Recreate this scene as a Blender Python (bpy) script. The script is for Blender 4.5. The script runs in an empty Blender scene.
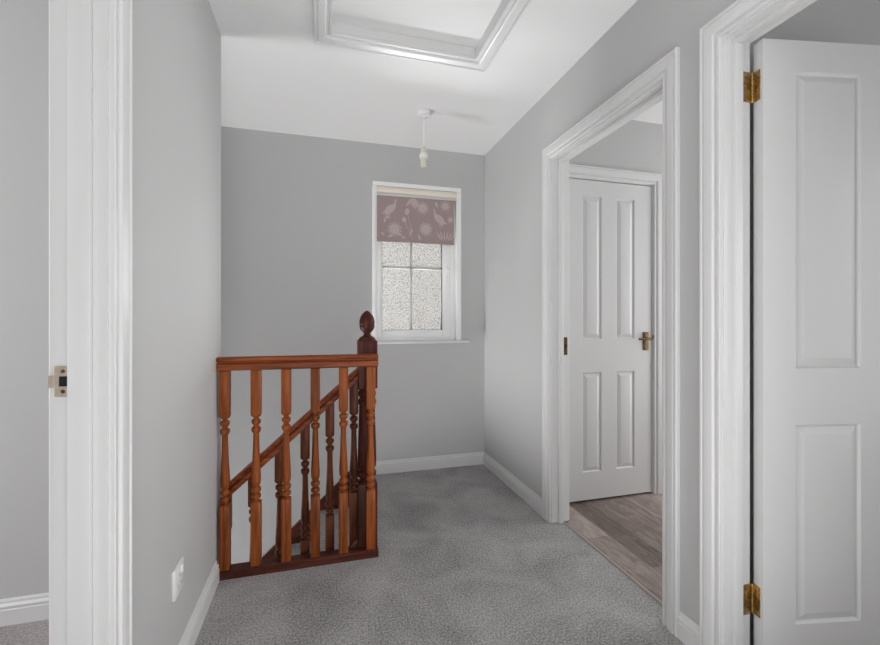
import bpy, bmesh, math, random
from mathutils import Vector, Matrix

random.seed(7)
scene = bpy.context.scene
COL = scene.collection

# ------------------------------------------------------------------ sizes (metres)
XL, XR = -0.438, 1.219          # landing side walls
XLO, XRO = -0.533, 1.322        # their other faces
YB = 3.084                      # back wall
YF = -4.00                      # wall behind the viewer
H = 2.40                        # ceiling
YP = 1.93                       # left room's end wall face
YE = 2.10                       # end of that wall (stairwell corner)
DH = 2.005                      # door lining head

# ------------------------------------------------------------------ materials
def new_mat(name):
    m = bpy.data.materials.new(name)
    m.use_nodes = True
    nt = m.node_tree
    b = nt.nodes['Principled BSDF']
    return m, nt, b

def link(nt, a, ao, b, bi):
    nt.links.new(a.outputs[ao], b.inputs[bi])

def coords(nt, scale=(1, 1, 1), rot=(0, 0, 0)):
    tc = nt.nodes.new('ShaderNodeTexCoord')
    mp = nt.nodes.new('ShaderNodeMapping')
    mp.inputs['Scale'].default_value = scale
    mp.inputs['Rotation'].default_value = rot
    link(nt, tc, 'Object', mp, 'Vector')
    return mp

def noise(nt, vec, scale, detail=4, rough=.55, dist=0):
    n = nt.nodes.new('ShaderNodeTexNoise')
    n.inputs['Scale'].default_value = scale
    n.inputs['Detail'].default_value = detail
    n.inputs['Roughness'].default_value = rough
    n.inputs['Distortion'].default_value = dist
    link(nt, vec, 0, n, 'Vector')
    return n

def ramp(nt, src, out, stops):
    r = nt.nodes.new('ShaderNodeValToRGB')
    el = r.color_ramp.elements
    while len(el) < len(stops):
        el.new(.5)
    for e, (p, c) in zip(el, stops):
        e.position = p
        e.color = (*c, 1)
    link(nt, src, out, r, 'Fac')
    return r

def bump(nt, b, src, out, strength, distance):
    bp = nt.nodes.new('ShaderNodeBump')
    bp.inputs['Strength'].default_value = strength
    bp.inputs['Distance'].default_value = distance
    link(nt, src, out, bp, 'Height')
    link(nt, bp, 'Normal', b, 'Normal')
    return bp

def paint(name, col, rough, bscale=0, bstr=.1, bdist=.001, spec=.5):
    m, nt, b = new_mat(name)
    b.inputs['Base Color'].default_value = (*col, 1)
    b.inputs['Roughness'].default_value = rough
    b.inputs['Specular IOR Level'].default_value = spec
    if bscale:
        n = noise(nt, coords(nt), bscale, 3)
        bump(nt, b, n, 'Fac', bstr, bdist)
    return m

M = {}
M['wall'] = paint('grey wall paint', (.525, .525, .525), .62, 160, .08, .001, .3)
M['ceiling'] = paint('white ceiling paint', (.80, .80, .80), .8, 120, .06, .001, .2)
M['trim'] = paint('white satin paint', (.70, .70, .70), .32)
M['upvc'] = paint('white window plastic', (.93, .93, .93), .25)
M['plastic'] = paint('white plastic', (.80, .80, .80), .35)
M['cream'] = paint('cream metal', (.80, .74, .64), .35)
M['holder'] = paint('yellowed plastic', (.66, .63, .50), .35)
M['dark'] = paint('black hole', (.006, .006, .006), .8)
M['plaster'] = paint('stairwell plaster', (.525, .525, .525), .62, 160, .08, .001, .3)

def door_paint():
    m, nt, b = new_mat('white door skin with embossed grain')
    b.inputs['Base Color'].default_value = (.66, .66, .66, 1)
    b.inputs['Roughness'].default_value = .38
    mp = coords(nt, (60, 60, 3.0))
    n = noise(nt, mp, 3.0, 5, .6, .6)
    bump(nt, b, n, 'Fac', .18, .0012)
    return m
M['door'] = door_paint()

def wood(name, axis, dark, mid, light, rough=.42):
    m, nt, b = new_mat(name)
    sc = [34, 34, 34]
    sc[axis] = 2.2
    mp = coords(nt, tuple(sc))
    n1 = noise(nt, mp, 1.0, 6, .6, 1.4)
    oi = nt.nodes.new('ShaderNodeObjectInfo')
    add = nt.nodes.new('ShaderNodeMath'); add.operation = 'MULTIPLY_ADD'
    link(nt, oi, 'Random', add, 0)
    add.inputs[1].default_value = .14
    add.inputs[2].default_value = -.07
    s2 = nt.nodes.new('ShaderNodeMath'); s2.operation = 'ADD'
    link(nt, n1, 'Fac', s2, 0)
    link(nt, add, 0, s2, 1)
    r = ramp(nt, s2, 0, [(.30, dark), (.50, mid), (.70, light)])
    link(nt, r, 'Color', b, 'Base Color')
    b.inputs['Roughness'].default_value = rough
    b.inputs['Coat Weight'].default_value = .03
    b.inputs['Specular IOR Level'].default_value = .15
    b.inputs['Coat Roughness'].default_value = .2
    bump(nt, b, n1, 'Fac', .15, .001)
    return m
PINE = ((.085, .020, .005), (.27, .068, .015), (.45, .125, .029))
MAHO = ((.035, .009, .007), (.075, .020, .014), (.13, .036, .022))
M['pine_z'] = wood('stained pine upright', 2, *PINE)
M['pine_x'] = wood('stained pine lengthwise', 0, (.105, .025, .010), (.29, .072, .021), (.45, .125, .037))
M['spindle'] = wood('stained spindle with painted shade', 2, (.045, .012, .006), (.125, .036, .014), (.21, .065, .024))  # pine stain darkened: the stair spindles' shade is put into the colour
M['maho'] = wood('dark stained newel', 2, *MAHO)
M['string'] = wood('dark stained string', 0, (.03, .009, .006), (.07, .02, .012), (.12, .036, .02))

def carpet(name, c0, c1):
    m, nt, b = new_mat(name)
    mp = coords(nt)
    big = noise(nt, mp, 3.2, 3, .55, .8)
    sml = noise(nt, mp, 260, 2, .7)
    mid = noise(nt, mp, 125, 2, .75)
    mx = nt.nodes.new('ShaderNodeMath'); mx.operation = 'MULTIPLY_ADD'
    link(nt, sml, 'Fac', mx, 0)
    mx.inputs[1].default_value = .34
    m2 = nt.nodes.new('ShaderNodeMath'); m2.operation = 'MULTIPLY'
    link(nt, mid, 'Fac', m2, 0)
    m2.inputs[1].default_value = .46
    link(nt, m2, 0, mx, 2)
    m3 = nt.nodes.new('ShaderNodeMath'); m3.operation = 'MULTIPLY_ADD'
    link(nt, big, 'Fac', m3, 0)
    m3.inputs[1].default_value = .20
    link(nt, mx, 0, m3, 2)
    r = ramp(nt, m3, 0, [(.38, c0), (.62, c1)])
    link(nt, r, 'Color', b, 'Base Color')
    b.inputs['Roughness'].default_value = .95
    b.inputs['Specular IOR Level'].default_value = .1
    b.inputs['Sheen Weight'].default_value = .15
    bump(nt, b, mx, 0, .5, .006)
    return m
M['carpet'] = carpet('grey carpet', (.105, .101, .100), (.55, .536, .528))
M['carpet2'] = carpet('warm grey carpet', (.14, .125, .125), (.46, .425, .425))

def vinyl():
    m, nt, b = new_mat('wood look vinyl planks')
    mp = coords(nt, (1, 1, 1), (0, 0, math.pi / 2))
    br = nt.nodes.new('ShaderNodeTexBrick')
    br.offset = .37
    br.inputs['Scale'].default_value = 1
    br.inputs['Brick Width'].default_value = .80
    br.inputs['Row Height'].default_value = .132
    br.inputs['Mortar Size'].default_value = .0016
    br.inputs['Bias'].default_value = 0
    br.inputs['Color1'].default_value = (.0, .0, .0, 1)
    br.inputs['Color2'].default_value = (1, 1, 1, 1)
    br.inputs['Mortar'].default_value = (.0, .0, .0, 1)
    link(nt, mp, 0, br, 'Vector')
    g = noise(nt, coords(nt, (17, 3.0, 1)), 1.6, 7, .7, 1.8)
    a = nt.nodes.new('ShaderNodeMath'); a.operation = 'MULTIPLY_ADD'
    link(nt, br, 'Color', a, 0)
    a.inputs[1].default_value = .42
    link(nt, g, 'Fac', a, 2)
    r = ramp(nt, a, 0, [(.36, (.065, .044, .035)), (.66, (.21, .163, .141)), (1.0, (.44, .37, .34))])
    link(nt, r, 'Color', b, 'Base Color')
    b.inputs['Roughness'].default_value = .42
    bump(nt, b, g, 'Fac', .1, .001)
    return m
M['vinyl'] = vinyl()

def brass(name, col, rough):
    m, nt, b = new_mat(name)
    n = noise(nt, coords(nt), 90, 3)
    r = ramp(nt, n, 'Fac', [(.35, tuple(c * .45 for c in col)), (.62, col)])
    link(nt, r, 'Color', b, 'Base Color')
    b.inputs['Metallic'].default_value = 1
    b.inputs['Roughness'].default_value = rough
    return m
M['brass'] = brass('aged brass', (.62, .42, .18), .32)
M['bronze'] = brass('dull bronze', (.17, .12, .06), .45)
M['nickel'] = paint('worn nickel', (.66, .56, .46), .35)
M['nickel'].node_tree.nodes['Principled BSDF'].inputs['Metallic'].default_value = .55

def pebble():
    m, nt, b = new_mat('pebbledash render')
    mp = coords(nt)
    v = nt.nodes.new('ShaderNodeTexVoronoi')
    v.inputs['Scale'].default_value = 58
    link(nt, mp, 0, v, 'Vector')
    n = noise(nt, mp, 60, 3, .6)
    a = nt.nodes.new('ShaderNodeMath'); a.operation = 'MULTIPLY_ADD'
    link(nt, v, 'Distance', a, 0)
    a.inputs[1].default_value = -.55
    link(nt, n, 'Fac', a, 2)
    r = ramp(nt, a, 0, [(.0, (.27, .25, .235)), (.20, (.45, .43, .412)), (.44, (.56, .54, .52))])
    link(nt, r, 'Color', b, 'Base Color')
    b.inputs['Roughness'].default_value = .9
    bump(nt, b, a, 0, 1.0, .02)
    return m
M['pebble'] = pebble()
M['ground'] = paint('pale paving', (.55, .54, .52), .9, 40, .2, .004)

def glass():
    m = bpy.data.materials.new('clear window glass')
    m.use_nodes = True
    nt = m.node_tree
    nt.nodes.clear()
    o = nt.nodes.new('ShaderNodeOutputMaterial')
    t = nt.nodes.new('ShaderNodeBsdfTransparent')
    t.inputs['Color'].default_value = (.95, .96, .96, 1)
    g = nt.nodes.new('ShaderNodeBsdfGlossy')
    g.inputs['Roughness'].default_value = .03
    f = nt.nodes.new('ShaderNodeFresnel')
    f.inputs['IOR'].default_value = 1.45
    mx = nt.nodes.new('ShaderNodeMixShader')
    link(nt, f, 'Fac', mx, 0)
    nt.links.new(t.outputs[0], mx.inputs[1])
    nt.links.new(g.outputs[0], mx.inputs[2])
    nt.links.new(mx.outputs[0], o.inputs[0])
    return m
M['glass'] = glass()

def fabric(name, c):
    m, nt, b = new_mat(name)
    n = noise(nt, coords(nt, (300, 300, 900)), 1, 2, .6)
    r = ramp(nt, n, 'Fac', [(.3, tuple(x * .88 for x in c)), (.7, tuple(min(1, x * 1.1) for x in c))])
    link(nt, r, 'Color', b, 'Base Color')
    b.inputs['Roughness'].default_value = .85
    b.inputs['Specular IOR Level'].default_value = .2
    return m
M['blind'] = fabric('mauve blind cloth', (.39, .302, .296))
M['print'] = fabric('pale blind print', (.54, .455, .45))

# ------------------------------------------------------------------ mesh helpers
def obj(name, bm, mats, parent=None, loc=(0, 0, 0), angle=35, rotz=0):
    me = bpy.data.meshes.new(name)
    bmesh.ops.remove_doubles(bm, verts=bm.verts, dist=1e-6)
    bmesh.ops.recalc_face_normals(bm, faces=bm.faces)
    for f in bm.faces:
        f.smooth = True
    bm.to_mesh(me)
    bm.free()
    if not isinstance(mats, (list, tuple)):
        mats = [mats]
    for m in mats:
        me.materials.append(m)
    me.set_sharp_from_angle(angle=math.radians(angle))
    o = bpy.data.objects.new(name, me)
    COL.objects.link(o)
    o.location = loc
    o.rotation_euler = (0, 0, rotz)
    if parent:
        o.parent = parent
    return o

def empty(name, loc=(0, 0, 0), rotz=0):
    o = bpy.data.objects.new(name, None)
    o.empty_display_size = .05
    COL.objects.link(o)
    o.location = loc
    o.rotation_euler = (0, 0, rotz)
    return o

def tag(o, label=None, cat=None, group=None, kind=None):
    if label: o['label'] = label
    if cat: o['category'] = cat
    if group: o['group'] = group
    if kind: o['kind'] = kind
    return o

def box(bm, x0, x1, y0, y1, z0, z1, bev=0, mi=0):
    r = bmesh.ops.create_cube(bm, size=1)
    vs = r['verts']
    for v in vs:
        v.co = Vector((x0 + (v.co.x + .5) * (x1 - x0), y0 + (v.co.y + .5) * (y1 - y0), z0 + (v.co.z + .5) * (z1 - z0)))
    fs = list({f for v in vs for f in v.link_faces})
    for f in fs:
        f.material_index = mi
    if bev:
        es = list({e for v in vs for e in v.link_edges})
        r2 = bmesh.ops.bevel(bm, geom=es, offset=bev, segments=2, profile=.5, affect='EDGES')
        for f in r2['faces']:
            f.material_index = mi

def lathe(bm, prof, cx=0, cy=0, n=20, mi=0):
    rings = []
    for r, z in prof:
        if r < 1e-6:
            rings.append([bm.verts.new((cx, cy, z))])
        else:
            rings.append([bm.verts.new((cx + r * math.cos(2 * math.pi * k / n), cy + r * math.sin(2 * math.pi * k / n), z)) for k in range(n)])
    for a, b in zip(rings, rings[1:]):
        for k in range(n):
            k2 = (k + 1) % n
            if len(a) == 1 and len(b) == 1:
                continue
            if len(a) == 1:
                f = bm.faces.new((a[0], b[k2], b[k]))
            elif len(b) == 1:
                f = bm.faces.new((a[k], a[k2], b[0]))
            else:
                f = bm.faces.new((a[k], a[k2], b[k2], b[k]))
            f.material_index = mi
    for ring in (rings[0], rings[-1]):
        if len(ring) > 2:
            bm.faces.new(ring)

def sweep(bm, prof, frames, closed=False):
    """prof: closed (a, b) polygon; frames: list of (origin, A, B) with section point = origin + a*A + b*B."""
    rings = [[bm.verts.new(o + a * A + b * B) for a, b in prof] for o, A, B in frames]
    n = len(prof)
    pairs = list(zip(rings, rings[1:]))
    if closed:
        pairs.append((rings[-1], rings[0]))
    for r0, r1 in pairs:
        for k in range(n):
            bm.faces.new((r0[k], r0[(k + 1) % n], r1[(k + 1) % n], r1[k]))
    if not closed:
        bm.faces.new(rings[0])
        bm.faces.new(rings[-1])

V = Vector
# architrave section: a = distance outward from the opening, b = height off the wall
ARCH = [(0, 0), (0, .010), (.002, .012), (.010, .012), (.013, .0065), (.019, .0065), (.024, .0145), (.030, .0165), (.053, .0170),
        (.0555, .0130), (.0600, .0130), (.0625, .018), (.068, .018), (.070, .0150), (.070, 0)]
# skirting section: a = height, b = off the wall
SKIRT = [(0, 0), (0, .015), (.056, .015), (.0585, .0105), (.062, .0105), (.0645, .0135), (.070, .0135), (.074, .0095), (.078, .0065), (.086, .0065), (.092, .003), (.092, 0)]

def architrave(bm, o, along, normal, w0, w1, head, zb=0):
    """Three-sided moulding round an opening from w0 to w1 along a wall (mitred), standing on the floor."""
    al, nm, up = V(along), V(normal), V((0, 0, 1))
    p = lambda w, z: V(o) + al * w + up * z
    fr = [(p(w0, zb), -al, nm), (p(w0, head), (-al + up), nm), (p(w1, head), (al + up), nm), (p(w1, zb), al, nm)]
    sweep(bm, ARCH, fr)

def skirting(name, p0, p1, normal, label, ends=(0, 0)):
    bm = bmesh.new()
    n = V(normal)
    sweep(bm, SKIRT, [(V(p0), V((0, 0, 1)), n), (V(p1), V((0, 0, 1)), n)])
    o = obj(name, bm, M['trim'], angle=25)
    return tag(o, label, 'skirting board', None, 'structure')

def boxes(name, lst, mat, label, cat, kind='structure', bev=0):
    bm = bmesh.new()
    for b in lst:
        box(bm, *b, bev)
    return tag(obj(name, bm, mat), label, cat, None, kind)

# ------------------------------------------------------------------ the shell
G = .032                                        # lining thickness
# clear openings (between linings)
LO = (0.25, 1.054)       # left doorway, along Y
FO = (1.288, 2.079)      # far right doorway
NO = (0.254, 1.042)      # near right doorway
HX = DH + G              # structural head
boxes('wall_right', [
    (XR, XRO, FO[1] + G, YB, 0, H), (XR, XRO, NO[1] + G, FO[0] - G, 0, H), (XR, XRO, YF, NO[0] - G, 0, H),
    (XR, XRO, FO[0] - G, FO[1] + G, HX, H), (XR, XRO, NO[0] - G, NO[1] + G, HX, H)],
    M['wall'], 'grey painted landing wall with two white doorways in it', 'wall')
boxes('wall_left', [
    (XLO, XL, LO[1] + G, YE, 0, H), (XLO, XL, YF, LO[0] - G, 0, H), (XLO, XL, LO[0] - G, LO[1] + G, HX, H)],
    M['wall'], 'pale grey landing wall between the open doorway and the stairwell corner', 'wall')
boxes('wall_left_room', [(-3.6, XLO, YP, YE, -.25, H)], M['wall'],
      'grey end wall of the room seen through the left doorway', 'wall')
WX0, WX1, WZ0, WZ1 = .352, .990, .962, 2.098     # window opening
boxes('wall_back', [
    (-3.6, WX0, YB, YB + .26, -2.7, H), (WX1, 3.4, YB, YB + .26, -2.7, H),
    (WX0, WX1, YB, YB + .26, -2.7, WZ0), (WX0, WX1, YB, YB + .26, WZ1, H)],
    M['wall'], 'grey wall behind the banister with the small window in it', 'wall')
boxes('wall_front', [(-3.6, 3.4, YF - .1, YF, 0, H)], M['wall'], 'grey wall closing the landing behind the viewer', 'wall')
boxes('wall_right_room', [(XRO, 3.4, NO[1] + .070, FO[0] - .075, 0, H)], M['wall'],
      'grey partition seen above the open white door on the right', 'wall')
LD = (1.432, 2.068)                              # lobby door leaf, along X
YD = 2.28
boxes('wall_far_room', [
    (XRO, LD[0] - .036, YD, YD + .1, 0, H), (LD[1] + .006 + .03, 3.4, YD, YD + .1, 0, H),
    (LD[0] - .036, LD[1] + .036, YD, YD + .1, 2.03, H)],
    M['wall'], 'grey wall around the closed door beyond the far doorway', 'wall')
boxes('wall_outer_left', [(-3.7, -3.6, YF - .1, YB + .26, -2.7, H)], M['wall'], 'grey outer wall of the left room', 'wall')
boxes('wall_outer_right', [(3.4, 3.5, YF - .1, YB + .26, -2.7, H)], M['wall'], 'grey outer wall of the right hand rooms', 'wall')
boxes('wall_stairwell', [(-3.6, 3.4, YE - .12, YE - .07, -2.7, -.26)], M['plaster'], 'plaster wall below the landing edge in the stairwell', 'wall')

XC = 1.290                                       # carpet edge in the far doorway
boxes('floor', [(XL, XR, YF, 2.062, -.25, 0), (.226, XR, 2.062, YB, -.25, 0),
                (XR, XC, FO[0], FO[1], -.25, 0), (XR, XRO, NO[0], NO[1], -.25, 0), (XLO, XL, LO[0], LO[1], -.25, 0)],
      M['carpet'], 'grey carpeted landing floor', 'floor')
boxes('floor_left_room', [(-3.6, XLO, YF, YP, -.25, 0)], M['carpet2'], 'warm grey carpet floor seen through the left doorway', 'floor')
boxes('floor_far_room', [(XRO, 3.4, FO[0] - .075, YB, -.25, -.012), (XC, XRO, FO[0], FO[1], -.25, -.012)],
      M['vinyl'], 'brown wood look plank floor beyond the far doorway', 'floor')
boxes('floor_right_room', [(XRO, 3.4, YF, NO[1] + .07, -.25, 0)], M['carpet2'], 'carpet floor of the room behind the open white door', 'floor')
boxes('floor_downstairs', [(-3.6, 3.4, YE - .12, YB, -2.8, -2.7)], M['carpet'], 'grey hall floor at the foot of the stairs', 'floor')
# ceiling with the hatch hole
HQ = (.044, .720, 1.260, 1.938)                  # clear hatch opening
HG = .02
boxes('ceiling', [
    (-3.6, HQ[0] - HG, YF, YB, H, H + .12), (HQ[1] + HG, 3.4, YF, YB, H, H + .12),
    (HQ[0] - HG, HQ[1] + HG, YF, HQ[2] - HG, H, H + .12), (HQ[0] - HG, HQ[1] + HG, HQ[3] + HG, YB, H, H + .12)],
    M['ceiling'], 'white painted ceiling over the landing', 'ceiling')

# skirting boards
skirting('baseboard_back', (.27, YB, 0), (XR, YB, 0), (0, -1, 0), 'white skirting board under the window wall')
skirting('baseboard_right', (XR, YB, 0), (XR, FO[1] + .077, 0), (-1, 0, 0), 'white skirting board between the back corner and the far doorway')
skirting('baseboard_right', (XR, FO[0] - .077, 0), (XR, NO[1] + .077, 0), (-1, 0, 0), 'short white skirting board between the two right doorways')
skirting('baseboard_left', (XL, LO[1] + .077, 0), (XL, 1.998, 0), (1, 0, 0), 'white skirting board running from the left doorway to the banister')
skirting('baseboard_left_room', (-3.6, YP, 0), (XLO, YP, 0), (0, -1, 0), 'white skirting board in the room through the left doorway')
skirting('baseboard_far_room', (LD[1] + .08, YD, -.012), (3.4, YD, -.012), (0, -1, 0), 'white skirting board to the right of the closed door')

# door casings: lining, stop and architrave
def lining_y(bm, x0, x1, o, head=DH):
    box(bm, x0, x1, o[0] - G, o[0], 0, head)
    box(bm, x0, x1, o[1], o[1] + G, 0, head)
    box(bm, x0, x1, o[0] - G, o[1] + G, head, head + G)
def stop_y(bm, x0, x1, o, head=DH, t=.014):
    box(bm, x0, x1, o[0], o[0] + t, 0, head - t, .0015)
    box(bm, x0, x1, o[1] - t, o[1], 0, head - t, .0015)
    box(bm, x0, x1, o[0], o[1], head - t, head, .0015)

def casing_y(name, x0, x1, o, stop, face, nrm, label, both=True):
    t = tag(empty(name, ((x0 + x1) / 2, (o[0] + o[1]) / 2, 0)), label, 'door frame', None, 'structure')
    off = -V(t.location)
    def put(nm, bm, mat=M['trim'], angle=25):
        bmesh.ops.translate(bm, verts=bm.verts, vec=off)
        return obj(nm, bm, mat, t, angle=angle)
    bm = bmesh.new(); lining_y(bm, x0, x1, o); put('lining', bm)
    bm = bmesh.new(); stop_y(bm, stop[0], stop[1], o); put('door_stop', bm)
    m = .006
    bm = bmesh.new(); architrave(bm, (face, 0, 0), (0, 1, 0), (nrm, 0, 0), o[0] - m, o[1] + m, DH + m); put('architrave', bm)
    if both:
        other = x0 if face == x1 else x1
        bm = bmesh.new(); architrave(bm, (other, 0, 0), (0, 1, 0), (-nrm, 0, 0), o[0] - m, o[1] + m, DH + m); put('architrave', bm)
    return t, put

# left doorway with strike plate
tL, putL = casing_y('trim_1', XLO, XL, LO, (-.5035, -.464), XL, 1, 'white moulded door frame of the left doorway with a keep plate in it', True)
bm = bmesh.new()
ys = LO[1]
# the keep plate: a frame round the latch hole, a lip towards the room, two screws
pz = .991
def plate(bm, xa, xb, z0, z1, lip, ysurf, sgn):
    """flat keep plate on a lining face at ysurf, standing off towards sgn"""
    y0, y1 = sorted((ysurf, ysurf + sgn * .002))
    zc = (z0 + z1) / 2
    hw, hz = .0075, .0105
    xm = (xa + xb) / 2 + .002
    box(bm, xa, xb, y0, y1, zc + hz, z1, .0004)
    box(bm, xa, xb, y0, y1, z0, zc - hz, .0004)
    box(bm, xa, xm - hw, y0, y1, zc - hz, zc + hz)
    box(bm, xm + hw, xb, y0, y1, zc - hz, zc + hz)
    if lip:
        box(bm, min(xa, lip), max(xa, lip), y0, y1, zc - .013, zc + .013, .0004)
    return xm, zc, hw, hz
xm, zc, hw, hz = plate(bm, -.531, -.5045, pz - .032, pz + .032, -.5425, ys, -1)
sp = putL('strike_plate', bm, M['nickel'])
tag(sp, 'worn metal keep plate')
bm = bmesh.new(); box(bm, xm - hw, xm + hw, ys - .0006, ys + .012, zc - hz, zc + hz)
hole = putL('latch_hole', bm, M['dark']); hole.parent = sp
for dz in (-.021, .021):
    bm = bmesh.new()
    lathe(bm, [(0, -.0008), (.0038, -.0006), (.0042, .0002)], n=12)
    bmesh.ops.rotate(bm, verts=bm.verts, cent=(0, 0, 0), matrix=Matrix.Rotation(-math.pi / 2, 3, 'X'))
    bmesh.ops.translate(bm, verts=bm.verts, vec=(xm, ys - .0022, zc + dz))
    putL('screw', bm, M['brass']).parent = sp

# far right doorway
tF, putF = casing_y('trim_2', XR, XRO, FO, (1.256, 1.286), XR, -1, 'white moulded frame of the far doorway on the right wall', True)
bm = bmesh.new()
xm, zc, hw, hz = plate(bm, 1.290, 1.316, .924, 1.022, None, FO[1], -1)
sp = tag(putF('strike_plate', bm, M['bronze']), 'dark bronze keep plate')
bm = bmesh.new(); box(bm, xm - hw, xm + hw, FO[1] - .0006, FO[1] + .01, zc - hz, zc + hz); putF('latch_hole', bm, M['dark']).parent = sp
# near right doorway
tN, putN = casing_y('trim_3', XR, XRO, NO, (1.249, 1.281), XR, -1, 'white moulded frame of the near doorway around the open door', True)

# casing of the closed door in the far room
tD = tag(empty('trim_4', ((LD[0] + LD[1]) / 2, YD, 0)), 'white moulded frame around the closed door of the far room', 'door frame', None, 'structure')
def putD(nm, bm, mat=M['trim']):
    bmesh.ops.translate(bm, verts=bm.verts, vec=-V(tD.location)); return obj(nm, bm, mat, tD, angle=25)
a0, a1, hd = LD[0] - .003, LD[1] + .003, 1.992
bm = bmesh.new()
box(bm, a0 - .03, a0, YD, YD + .1, -.012, hd); box(bm, a1, a1 + .03, YD, YD + .1, -.012, hd); box(bm, a0 - .03, a1 + .03, YD, YD + .1, hd, hd + .03)
putD('lining', bm)
bm = bmesh.new(); architrave(bm, (0, YD, 0), (1, 0, 0), (0, -1, 0), a0 - .006, a1 + .006, hd + .006, -.012); putD('architrave', bm)

# threshold strip
bm = bmesh.new()
sweep(bm, [(-.007, -.002), (-.006, .003), (-.002, .004), (.002, .004), (.006, .003), (.007, -.002)],
      [(V((XC, FO[0] + .001, 0)), V((1, 0, 0)), V((0, 0, 1))), (V((XC, FO[1] - .001, 0)), V((1, 0, 0)), V((0, 0, 1)))])
tag(obj('trim_5', bm, paint('beige threshold bar', (.36, .31, .27), .45)), 'thin beige threshold bar between grey carpet and plank floor', 'threshold bar', None, 'structure')

# ------------------------------------------------------------------ panelled doors
def panel_door(w, h, t, cols, rows):
    """Leaf from (0,0,0) to (w,t,h) with recessed and fielded panels on both faces."""
    bm = bmesh.new()
    xs = sorted({0, w, *[c for p in cols for c in p]})
    zs = sorted({0, h, *[c for p in rows for c in p]})
    rings = [(.0, .0), (.0025, .004), (.006, .0075), (.009, .0082), (.030, .001), (.033, .0005)]
    for y, s in ((0, 1), (t, -1)):
        for x0, x1 in zip(xs, xs[1:]):
            for z0, z1 in zip(zs, zs[1:]):
                pan = any(abs(x0 - c[0]) < 1e-6 for c in cols) and any(abs(z0 - r[0]) < 1e-6 for r in rows)
                loops = []
                for ins, dep in (rings if pan else rings[:1]):
                    loops.append([bm.verts.new((x, y + s * dep, z)) for x, z in
                                  ((x0 + ins, z0 + ins), (x1 - ins, z0 + ins), (x1 - ins, z1 - ins), (x0 + ins, z1 - ins))])
                for a, b in zip(loops, loops[1:]):
                    for k in range(4):
                        bm.faces.new((a[k], a[(k + 1) % 4], b[(k + 1) % 4], b[k]))
                bm.faces.new(loops[-1])
    bmesh.ops.remove_doubles(bm, verts=bm.verts, dist=1e-6)
    for x in (0, w):
        for z0, z1 in zip(zs, zs[1:]):
            q = [(x, 0, z0), (x, t, z0), (x, t, z1), (x, 0, z1)]
            bm.faces.new([bm.verts.new(c) for c in q])
    for z in (0, h):
        for x0, x1 in zip(xs, xs[1:]):
            q = [(x0, 0, z), (x1, 0, z), (x1, t, z), (x0, t, z)]
            bm.faces.new([bm.verts.new(c) for c in q])
    bmesh.ops.remove_doubles(bm, verts=bm.verts, dist=1e-6)
    return bm

# open door on the right: hinge edge at x=0, face towards the viewer at y=0, 79 degrees open
LT, LZ0 = .035, .012
PX, PY = 1.3325, 1.0065
bm = panel_door(.762, 1.990, LT, [(.111, .337), (.425, .651)], [(.155 - LZ0, .786 - LZ0), (.965 - LZ0, 1.905 - LZ0)])
d1 = tag(obj('door_1', bm, M['door'], loc=(PX, PY, LZ0), angle=12, rotz=math.radians(-10.8)),
         'white four panel door standing open in the near doorway with brass hinges', 'door', None, 'structure')
def hinge(zc, lab):
    """butt hinge: leaf on the door's edge, knuckle at its far corner, leaf on the lining"""
    bm = bmesh.new()
    hh = .048
    box(bm, -.0022, .0, .009, LT - .001, zc - hh, zc + hh, .0005)
    kx, ky = -.0045, LT + .001
    for k in range(5):
        z0 = zc - hh + k * (2 * hh / 5)
        r = .0058
        lathe(bm, [(0, z0 + .0004), (r * .8, z0 + .0006), (r, z0 + .002), (r, z0 + 2 * hh / 5 - .002), (r * .8, z0 + 2 * hh / 5 - .0006), (0, z0 + 2 * hh / 5 - .0004)], kx, ky, 14)
    for dz in (-.035, 0, .035):
        box(bm, -.003, -.0018, .014 + (.008 if dz else 0), .019 + (.008 if dz else 0), zc + dz - .003, zc + dz + .003, .0008)
    # the frame's leaf, laid back against the lining
    c, s = math.cos(math.radians(10.8)), math.sin(math.radians(10.8))
    b2 = bmesh.new()
    box(b2, XRO - .026, XRO + .004, NO[1] - .002, NO[1] + .0, zc + LZ0 - hh, zc + LZ0 + hh, .0005)
    for dz in (-.035, 0, .035):
        box(b2, XRO - .018, XRO - .012, NO[1] - .003, NO[1] - .0018, zc + LZ0 + dz - .003, zc + LZ0 + dz + .003, .0006)
    inv = d1_matrix.inverted()
    for v in b2.verts:
        v.co = inv @ v.co
    me = bpy.data.meshes.new('tmp'); b2.to_mesh(me); b2.free(); bm.from_mesh(me); bpy.data.meshes.remove(me)
    return tag(obj('hinge', bm, M['brass'], d1), lab)
d1_matrix = Matrix.Translation((PX, PY, LZ0)) @ Matrix.Rotation(math.radians(-10.8), 4, 'Z')
hinge(1.864 - LZ0, 'upper brass hinge')
hinge(.223 - LZ0, 'lower brass hinge')

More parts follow.
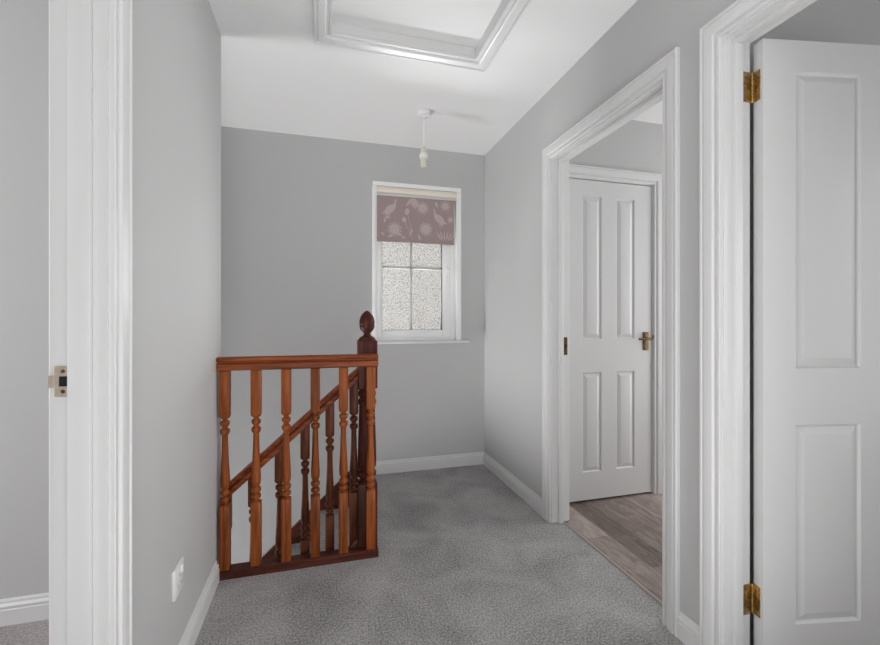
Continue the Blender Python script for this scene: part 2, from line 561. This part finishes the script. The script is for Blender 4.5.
# closed door beyond the far doorway
w2 = LD[1] - LD[0]
bm = panel_door(w2, 1.986, .035, [(1.553 - LD[0], 1.690 - LD[0]), (1.800 - LD[0], 1.936 - LD[0])], [(.172, .790), (.998, 1.888)])
d2 = tag(obj('door_2', bm, M['door'], loc=(LD[0], YD + .004, .001), angle=12),
         'white four panel door closed beyond the far doorway with a bronze lever handle', 'door', None, 'structure')
hx, hz0 = 2.021 - LD[0], .001
hb = bmesh.new()
box(hb, hx - .021, hx + .021, -.006, 0, .923 - hz0, 1.040 - hz0, .002)
hd_ = obj('door_handle', hb, M['bronze'], d2)
hb = bmesh.new()
def tube(bm, pts, rads, n=10):
    prev = None
    rings = []
    for i, p in enumerate(pts):
        p = V(p)
        d = (V(pts[min(i + 1, len(pts) - 1)]) - V(pts[max(i - 1, 0)])).normalized()
        a = d.orthogonal().normalized() if prev is None else (prev - d * prev.dot(d)).normalized()
        prev = a
        b = d.cross(a)
        rings.append([bm.verts.new(p + rads[i] * (math.cos(2 * math.pi * k / n) * a + math.sin(2 * math.pi * k / n) * b)) for k in range(n)])
    for r0, r1 in zip(rings, rings[1:]):
        for k in range(n):
            bm.faces.new((r0[k], r0[(k + 1) % n], r1[(k + 1) % n], r1[k]))
    bm.faces.new(rings[0]); bm.faces.new(rings[-1])
z_ = .997 - hz0
tube(hb, [(hx, -.005, z_), (hx, -.03, z_), (hx - .006, -.042, z_), (hx - .03, -.044, z_ + .001), (hx - .088, -.044, z_)], [.009, .008, .008, .007, .006])
tube(hb, [(hx, -.036, z_), (hx + .014, -.038, z_ - .001), (hx + .022, -.038, z_ + .003), (hx + .026, -.038, z_ + .014), (hx + .025, -.038, z_ + .024)], [.008, .006, .005, .005, .004])
obj('lever', hb, M['bronze'], hd_)

# ------------------------------------------------------------------ window
YW = YB + .030
win = tag(empty('window_1', (.67, YW, WZ0)), 'small white framed window with glazing bars in the back wall', 'window', None, 'structure')
wo = -V(win.location)
def putW(nm, bm, mat, par=None):
    bmesh.ops.translate(bm, verts=bm.verts, vec=wo)
    return obj(nm, bm, mat, par or win, angle=30)
def ring(bm, x0, x1, z0, z1, wl, wr, wb, wt, y0, y1, bev=.002):
    box(bm, x0, x0 + wl, y0, y1, z0, z1, bev); box(bm, x1 - wr, x1, y0, y1, z0, z1, bev)
    box(bm, x0 + wl, x1 - wr, y0, y1, z0, z0 + wb, bev); box(bm, x0 + wl, x1 - wr, y0, y1, z1 - wt, z1, bev)
bm = bmesh.new(); ring(bm, WX0, WX1, WZ0, WZ1, .04, .045, .042, .045, YW, YW + .06, .003); putW('window_frame', bm, M['upvc'])
bm = bmesh.new(); ring(bm, .386, .951, WZ0 + .030, WZ1 - .03, .040, .066, .052, .06, YW - .010, YW + .05, .004); sash = putW('sash', bm, M['upvc'])
bm = bmesh.new(); ring(bm, .424, .887, 1.042, 2.010, .004, .004, .004, .004, YW + .001, YW + .012, 0); putW('gasket', bm, paint('grey rubber', (.12, .12, .12), .6), sash)
bm = bmesh.new(); box(bm, .424, .887, YW + .006, YW + .010, 1.040, 2.012); putW('pane', bm, M['glass'], sash)
bm = bmesh.new()
box(bm, .638, .660, YW + .014, YW + .022, 1.044, 2.008, .002)
box(bm, .428, .638, YW + .014, YW + .022, 1.500, 1.522, .002); box(bm, .660, .883, YW + .014, YW + .022, 1.500, 1.522, .002)
putW('glazing_bar', bm, paint('grey white bar', (.50, .48, .465), .6), sash)
bm = bmesh.new()
box(bm, .918, .934, YW - .018, YW - .010, 1.455, 1.535, .003)
tube(bm, [(.926, YW - .014, 1.505), (.926, YW - .040, 1.505), (.925, YW - .046, 1.49), (.922, YW - .046, 1.40)], [.008, .008, .008, .006])
putW('handle', bm, M['upvc'], sash)
bm = bmesh.new()
box(bm, .350, .386, YB - .010, YW - .002, .964, 2.094, .003); box(bm, .9865, 1.027, YB - .010, YW + .002, .964, 2.094, .003)
box(bm, .353, 1.026, YB - .010, YB + .006, 2.094, 2.126, .003)
putW('window_trim', bm, M['upvc'])
bm = bmesh.new()
box(bm, WX0, WX1, YB, YW + .002, WZ0 - .014, WZ0 + .002); box(bm, .302, 1.082, YB - .050, YB, WZ0 - .018, WZ0 + .002, .004)
putW('window_sill', bm, M['trim'])

# roller blind
rb = tag(empty('roller_blind', (.676, YB - .012, 2.08)), 'mauve roller blind printed with pale birds and flowers over the window', 'roller blind')
ro = -V(rb.location)
def putB(nm, bm, mat, angle=30):
    bmesh.ops.translate(bm, verts=bm.verts, vec=ro); return obj(nm, bm, mat, rb, angle=angle)
yb = YB - .018
bm = bmesh.new()
pts = []
for k in range(15):
    a = math.radians(-110 + 220 * k / 14)
    pts.append((.022 * math.cos(a), .026 * math.sin(a)))
pts = [(x, z) for x, z in pts]
sweep(bm, pts, [(V((.379, yb + .006, 2.063)), V((0, -1, 0)), V((0, 0, 1))), (V((.984, yb + .006, 2.063)), V((0, -1, 0)), V((0, 0, 1)))])
putB('headrail', bm, M['cream'])
bm = bmesh.new()
box(bm, .379, .984, yb - .010, yb + .012, 2.022, 2.0385, .003)
putB('fascia', bm, paint('pale grey rail', (.60, .59, .57), .4))
bm = bmesh.new()
BX0, BX1, BZ0, BZ1 = .382, .966, 1.687, 2.023
box(bm, BX0, BX1, yb - .001, yb + .001, BZ0, BZ1)
box(bm, BX0, BX1, yb - .0035, yb + .0035, BZ0, BZ0 + .014, .002)
def blob(pts):
    f = bm.faces.new([bm.verts.new((BX0 + u * (BX1 - BX0), yb - .0016 - .000012 * len(bm.faces), BZ1 - v * (BZ1 - BZ0))) for u, v in pts if True])
    f.material_index = 1
AS = (BX1 - BX0) / (BZ1 - BZ0)
def ell(cu, cv, a, b, rot=0, n=14):
    r = math.radians(rot)
    out = []
    for k in range(n):
        t = 2 * math.pi * k / n
        x, y = a * math.cos(t), b * math.sin(t)
        out.append((min(.992, max(.008, cu + (x * math.cos(r) - y * math.sin(r)) / AS)), min(.93, max(.01, cv + x * math.sin(r) + y * math.cos(r)))))
    return out
def leaf(cu, cv, L, W, rot):
    r = math.radians(rot)
    out = []
    for x, y in ((0, 0), (.3, .5), (.6, .45), (1, 0), (.6, -.45), (.3, -.5)):
        x, y = x * L, y * W
        out.append((min(.992, max(.008, cu + (x * math.cos(r) - y * math.sin(r)) / AS)), min(.93, max(.01, cv + x * math.sin(r) + y * math.cos(r)))))
    blob(out)
def strip(u0, v0, u1, v1, w=.008):
    dx, dy = (u1 - u0) * AS, v1 - v0
    L = math.hypot(dx, dy)
    nx, ny = -dy / L * w, dx / L * w
    blob([(u0 + nx / AS, v0 + ny), (u1 + nx / AS, v1 + ny), (u1 - nx / AS, v1 - ny), (u0 - nx / AS, v0 - ny)])
def bird(cu, cv, s, flip):
    """standing bird: body, breast, tail, neck, head, beak"""
    f = -1 if flip else 1
    def P(l):
        return [(min(.992, max(.008, cu + f * x * s / AS)), min(.93, max(.01, cv + y * s))) for x, y in l]
    blob(P([(-.75, -.95), (-.60, -1.0), (-.50, -.92), (-.46, -.62), (-.25, -.42), (.15, -.30), (.45, -.02), (.62, .35), (.95, .60),
            (.55, .60), (.42, .78), (.12, .62), (-.20, .45), (-.48, .15), (-.62, -.25), (-.62, -.72)]))
    strip(*[q for p in P([(.10, .6), (.06, .95)]) for q in p], .010)
    strip(*[q for p in P([(.30, .68), (.30, .98)]) for q in p], .010)
def bloom(cu, cv, r, n, up=0):
    for k in range(n):
        leaf(cu, cv, r, r * .42, up + 360 * k / n)
    for k in range(n):
        a = math.radians(up + 360 * (k + .5) / n)
        blob(ell(cu + math.cos(a) * r * .95 / AS, cv + math.sin(a) * r * .95, r * .16, r * .1, math.degrees(a), 8))
bird(.165, .27, .20, True)
bird(.80, .42, .20, False)
for k, (dx, dy) in enumerate([(-.09, 0), (-.05, .08), (0, .12), (.05, .08), (.09, 0), (-.03, 0), (.03, 0)]):
    leaf(.46 + dx * .3, .02, .16 + .1 * (k % 2), .06, 30 + 20 * k)
bloom(.58, .22, .13, 9, 10)
bloom(.47, .12, .10, 8, 0)
blob(ell(.38, .32, .05, .075, 10)); blob(ell(.34, .50, .045, .06, -10))
strip(.39, .40, .42, .62, .006); strip(.355, .56, .42, .80, .006); strip(.42, .62, .45, .92, .006)
leaf(.42, .66, .14, .04, 60); leaf(.43, .74, .14, .04, 110)
bloom(.22, .72, .15, 10, 0); bloom(.62, .68, .14, 11, 5)
leaf(.24, .80, .16, .05, 20); leaf(.20, .85, .14, .05, 160); leaf(.52, .80, .18, .05, 70)
bloom(.88, .14, .11, 8, 20); bloom(.95, .44, .08, 7, 0)
for k in range(6):
    leaf(.83 + .02 * k, .92, .24, .035, -120 + 14 * k)
leaf(.10, .45, .12, .05, 20); leaf(.09, .60, .14, .04, -80); leaf(.05, .80, .10, .04, 40)
leaf(.75, .06, .14, .06, 70); leaf(.30, .90, .12, .04, -10)
putB('blind_fabric', bm, [M['blind'], M['print']])

# ------------------------------------------------------------------ outside the window
boxes('wall_exterior', [(-2.5, 4.5, 4.75, 4.9, -2.7, 4.2)], M['pebble'], 'pale pebbledashed wall seen through the window glass', 'wall')
boxes('ground_exterior', [(-2.5, 4.5, YB + .26, 4.75, -2.8, -2.7)], M['ground'], 'pale paved strip outside the window', 'ground')

# ------------------------------------------------------------------ loft hatch
lh = tag(empty('loft_hatch', ((HQ[0] + HQ[1]) / 2, (HQ[2] + HQ[3]) / 2, H)), 'white loft hatch with moulded frame in the ceiling', 'loft hatch')
lo = -V(lh.location)
def putH(nm, bm, mat):
    bmesh.ops.translate(bm, verts=bm.verts, vec=lo); return obj(nm, bm, mat, lh, angle=25)
bm = bmesh.new()
dn = V((0, 0, -1))
prof = [(a * 1.12, b * 1.15) for a, b in ARCH]
fr = []
for x, y, sx, sy in ((HQ[0], HQ[2], -1, -1), (HQ[1], HQ[2], 1, -1), (HQ[1], HQ[3], 1, 1), (HQ[0], HQ[3], -1, 1)):
    fr.append((V((x, y, H)), V((sx, sy, 0)), dn))
sweep(bm, prof, fr, True)
putH('hatch_frame', bm, M['trim'])
bm = bmesh.new()
x0, x1, y0, y1 = HQ
zt = H + .042
g = HG - .004
box(bm, x0 - g, x0, y0 - g, y1 + g, H + .001, zt); box(bm, x1, x1 + g, y0 - g, y1 + g, H + .001, zt)
box(bm, x0, x1, y0 - g, y0, H + .001, zt); box(bm, x0, x1, y1, y1 + g, H + .001, zt)
putH('hatch_lining', bm, M['trim'])
bm = bmesh.new(); box(bm, x0 - g, x1 + g, y0 - g, y1 + g, H + .042, H + .060); putH('hatch_panel', bm, M['ceiling'])

# ------------------------------------------------------------------ pendant
pl = tag(empty('pendant_light', (.602, 2.53, H)), 'bare white pendant lamp holder hanging from the ceiling', 'pendant light')
bm = bmesh.new(); lathe(bm, [(0, 0), (.040, 0), (.041, -.004), (.041, -.022), (.037, -.030), (.020, -.034), (.009, -.037), (.007, -.046), (0, -.046)], n=28); obj('ceiling_rose', bm, M['plastic'], pl)
bm = bmesh.new(); tube(bm, [(0, 0, -.044), (.001, 0, -.12), (0, 0, -.225)], [.0032] * 3, 8); obj('flex', bm, M['plastic'], pl)
bm = bmesh.new(); lathe(bm, [(0, -.216), (.007, -.216), (.010, -.222), (.011, -.226), (.018, -.230), (.019, -.246), (.017, -.250), (.017, -.254), (.020, -.258),
                             (.022, -.270), (.022, -.290), (.018, -.296), (.018, -.340), (.015, -.343), (.014, -.335), (0, -.335)], n=24)
obj('lamp_holder', bm, M['holder'], pl)
bm = bmesh.new(); lathe(bm, [(.0235, -.262), (.0255, -.264), (.0255, -.288), (.0235, -.290)], n=24); obj('shade_ring', bm, M['plastic'], pl)

# ------------------------------------------------------------------ wall socket
ws = tag(empty('wall_socket', (XL, 1.488, .312)), 'small white socket plate low on the left wall above the skirting', 'socket')
bm = bmesh.new(); box(bm, 0, .011, -.043, .043, -.046, .046, .003); obj('faceplate', bm, M['plastic'], ws)
bm = bmesh.new(); box(bm, .010, .0155, .014, .026, .012, .034, .0015); obj('rocker_switch', bm, M['plastic'], ws)
slot = paint('grey slot', (.45, .45, .45), .6)
for q in ((-.005, .003, .008, .018), (-.018, -.011, -.022, -.012), (.009, .016, -.022, -.012)):
    bm = bmesh.new(); box(bm, .0105, .0113, *q); obj('socket_hole', bm, slot, ws)

# ------------------------------------------------------------------ stairs
RISE, GO = .205, .225
SX = .225                                        # top riser
st = tag(empty('staircase', (SX, 2.58, 0)), 'carpeted stairs going down behind the banister beside the back wall', 'staircase')
so = -V(st.location)
def putS(nm, bm, mat):
    bmesh.ops.translate(bm, verts=bm.verts, vec=so); return obj(nm, bm, mat, st)
for k in range(1, 13):
    bm = bmesh.new()
    z = -RISE * k
    xa, xb = SX - GO * k, SX - GO * (k - 1)
    box(bm, xa - .018, xb, 2.158, YB - .026, z - .035, z, .008)          # tread with nosing
    box(bm, xb - .012 - (0 if k > 1 else .0), xb, 2.158, YB - .026, z, z + RISE - .036)   # riser above it
    putS('step', bm, M['carpet'])
# the strings
def string(y0, y1, top, bot, x1, zcap):
    bm = bmesh.new()
    sl = RISE / GO
    xe = -2.40
    zt = lambda x: top + sl * x
    xc = (zcap - top) / sl if zcap is not None else x1
    poly = [(xe, zt(xe)), (min(xc, x1), zt(min(xc, x1)))]
    if xc < x1: poly.append((x1, zcap))
    poly += [(x1, zt(x1) - bot), (xe, zt(xe) - bot)]
    sweep(bm, poly, [(V((0, y0, 0)), V((1, 0, 0)), V((0, 0, 1))), (V((0, y1, 0)), V((1, 0, 0)), V((0, 0, 1)))])
    return bm
wall_string = tag(putS('wall_string', string(YB - .026, YB - .001, -.130, .30, .265, .092), M['string']), 'dark stained wall string')


# ------------------------------------------------------------------ banisters
def turned(bm, z0, z1, r, n=18):
    """turned shaft between two square blocks (z0 low, z1 high); r = half the block's width"""
    L = z1 - z0
    P = [(.00, .98), (.010, .98), (.022, .52), (.034, .52), (.046, .90), (.066, .98), (.086, .90), (.098, .54), (.108, .54), (.120, .90), (.142, .99), (.164, .90),
         (.178, .64), (.188, .66), (.205, .84), (.24, .94), (.29, .95), (.36, .88), (.48, .76), (.62, .66), (.76, .60), (.785, .60), (.800, .86), (.825, .99), (.850, .90), (.862, .56),
         (.874, .54), (.886, .66), (.898, .88), (.918, .97), (.938, .88), (.950, .50), (.962, .50), (.980, .95), (1.0, .98)]
    lathe(bm, [(f * r, z0 + t * L) for t, f in P], n=n)

def baluster_mesh(zb, z0, z1, zt, w, slope=0):
    bm = bmesh.new()
    h = w / 2
    box(bm, -h, h, -h, h, zb, z0, .002)
    box(bm, -h, h, -h, h, z1, zt, .002)
    if slope:
        for v in bm.verts:
            if v.co.z > zt - .01: v.co.z += slope * v.co.x
            if v.co.z < zb + .01: v.co.z += slope * v.co.x
    turned(bm, z0 - .002, z1 + .002, h)
    return bm

BY = 2.032
lb = tag(empty('landing_banister', (-.09, BY, 0)), 'orange brown wooden banister with turned spindles along the landing edge', 'banister')
lofs = -V(lb.location)
# base rail and handrail run from the left wall to just before the newel
bm = bmesh.new()
sweep(bm, [(-.032, 0), (-.032, .030), (-.028, .034), (.026, .034), (.028, .030), (.028, 0)],
      [(V((XL + .001, BY, 0)), V((0, 1, 0)), V((0, 0, 1))), (V((.2565, BY, 0)), V((0, 1, 0)), V((0, 0, 1)))])
bmesh.ops.translate(bm, verts=bm.verts, vec=lofs); obj('base_rail', bm, M['string'], lb)
RAIL = [(-.026, 0), (-.029, .004), (-.029, .026), (-.024, .030), (-.015, .033), (-.015, .037), (-.026, .040), (-.033, .043), (-.034, .048), (-.031, .054), (-.018, .058), (.018, .058), (.026, .054),
        (.027, .050), (.027, .044), (.023, .040), (.022, .036), (.024, .031), (.027, .026), (.027, .004), (.024, 0)]
bm = bmesh.new()
sweep(bm, RAIL, [(V((XL + .001, BY, .898)), V((0, 1, 0)), V((0, 0, 1))), (V((.2560, BY, .898)), V((0, 1, 0)), V((0, 0, 1)))])
bmesh.ops.translate(bm, verts=bm.verts, vec=lofs); obj('handrail', bm, M['pine_x'], lb)
b0 = obj('baluster', baluster_mesh(.033, .312, .698, .8965, .0415), M['pine_z'], lb)
for k in range(6):
    o = b0 if k == 0 else b0.copy()
    if k:
        COL.objects.link(o)
        o.parent = lb
    o.location = (-.408 + .1262 * k - lb.location.x, 0, 0)
    o.rotation_euler = (0, 0, [0, math.pi, 0, math.pi, 0, math.pi][k])

NX, NY = .214, 2.107
sb = tag(empty('stair_banister', (NX, NY, 0)), 'darker sloping banister descending from the newel post with acorn finial', 'banister')
bm = bmesh.new()
hw = .0460
box(bm, -hw, hw, -hw, hw, -.34, .325, .004)
box(bm, -hw, hw, -hw, hw, .785, 1.018, .004)
lathe(bm, [(r * hw, z) for r, z in ((.95, .323), (.95, .330), (.80, .338), (.80, .346), (.98, .356), (.98, .372), (.80, .382), (.80, .390), (.96, .400), (.99, .430),
           (.96, .50), (.90, .60), (.84, .68), (.82, .700), (.98, .708), (.98, .724), (.80, .732), (.80, .740), (.96, .750), (.96, .764), (.80, .771), (.95, .781), (.95, .787))], n=28)
lathe(bm, [(.0458, 1.006), (.0448, 1.018), (.038, 1.030), (.028, 1.037), (.020, 1.040), (0, 1.040)], n=28)
nw = obj('newel_post', bm, M['maho'], sb)
tag(nw, 'dark newel post')
bm = bmesh.new()
lathe(bm, [(0, 1.036), (.0195, 1.038), (.020, 1.044), (.0165, 1.048), (.0165, 1.052), (.021, 1.058), (.032, 1.070), (.0365, 1.082), (.0375, 1.090), (.0360, 1.094), (.0380, 1.099), (.0375, 1.112),
           (.0345, 1.127), (.029, 1.140), (.021, 1.151), (.012, 1.159), (.005, 1.163), (0, 1.1645)], n=28)
obj('finial', bm, M['maho'], nw)
bm = string(2.088, 2.154, -.125, .30, .166, None)
bmesh.ops.translate(bm, verts=bm.verts, vec=(-NX, -NY, 0))
obj('outer_string', bm, M['string'], sb)
SL = .876
zr = lambda x: .742 + SL * x
xa, xb = -.428, NX - hw
bm = bmesh.new()
cs = 1 / math.cos(math.atan(SL))
prof = [(y * .92, (z - .062) * 1.08) for y, z in RAIL]
sweep(bm, prof, [(V((x - NX, 0, zr(x))), V((0, 1, 0)), V((0, 0, 1))) for x in (xa, xb)])
obj('handrail', bm, M['pine_x'], sb)
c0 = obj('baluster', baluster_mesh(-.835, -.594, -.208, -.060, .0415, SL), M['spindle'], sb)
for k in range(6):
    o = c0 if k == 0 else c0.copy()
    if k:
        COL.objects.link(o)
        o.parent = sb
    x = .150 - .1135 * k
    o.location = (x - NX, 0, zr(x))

# ------------------------------------------------------------------ light
def area(name, loc, target, sx, sy, power, col=(1, 1, 1)):
    l = bpy.data.lights.new(name, 'AREA')
    l.shape = 'RECTANGLE'
    l.size, l.size_y = sx, sy
    l.energy = power
    l.color = col
    o = bpy.data.objects.new(name, l)
    COL.objects.link(o)
    o.location = loc
    o.rotation_euler = (V(target) - V(loc)).to_track_quat('-Z', 'Y').to_euler()
    return o
area('front_fill', (.4, YF + .05, 1.15), (.4, 2, 1.2), 1.5, 2.2, 42)  # unseen fill lamp added behind the viewer; no window stands there
area('floor_uplight_fill', (.40, -1.2, .06), (.40, -1.2, 3), 1.3, 3.6, 42)  # uplight added at floor level below the view to brighten the ceiling
area('left_room_daylight', (-3.45, .9, 1.25), (0, .9, 1.2), 1.6, 1.9, 70)
area('far_room_daylight', (3.3, 1.7, 1.2), (1.3, 1.75, 1.2), .9, 1.9, 25)
area('right_room_daylight', (3.3, -.3, 1.3), (1.2, .2, 1.2), 1.6, 1.9, 24)
area('window_bounce_daylight', (.72, 4.40, .25), (.55, 2.4, 1.75), 1.6, .6, 58).data.spread = math.radians(100)
area('outside_side_fill', (1.80, 4.0, 1.45), (.0, 2.4, 1.45), 1.1, 1.5, 30).data.spread = math.radians(80)  # unseen lamp added outside, sends light sideways through the window to the left wall
area('stairwell_daylight', (-3.0, 2.6, -1.35), (.3, 2.75, -.25), .85, 2.1, 58).data.spread = math.radians(120)

w = bpy.data.worlds.new('overcast sky')
scene.world = w
w.use_nodes = True
w.node_tree.nodes['Background'].inputs['Color'].default_value = (.99, .995, 1.0, 1)
w.node_tree.nodes['Background'].inputs['Strength'].default_value = 1.9

# ------------------------------------------------------------------ camera
FPX = 423.0
cam = bpy.data.cameras.new('camera')
cam.sensor_width = 36
cam.lens = 36 * FPX / 880
cam.shift_y = -2.5 / 880
cam.clip_start = .02
co = bpy.data.objects.new('camera', cam)
COL.objects.link(co)
co.location = (0, 0, 1.118)
co.rotation_euler = (math.pi / 2, 0, -math.atan(118 / FPX))
scene.camera = co

scene.view_settings.view_transform = 'Standard'
scene.view_settings.look = 'None'
scene.view_settings.gamma = 1
scene.view_settings.exposure = 0
scene.view_settings.use_curve_mapping = False
scene.cycles.use_denoising = True
scene.cycles.denoising_prefilter = 'NONE'
scene.cycles.use_adaptive_sampling = False
scene.cycles.max_bounces = 12
scene.cycles.diffuse_bounces = 8
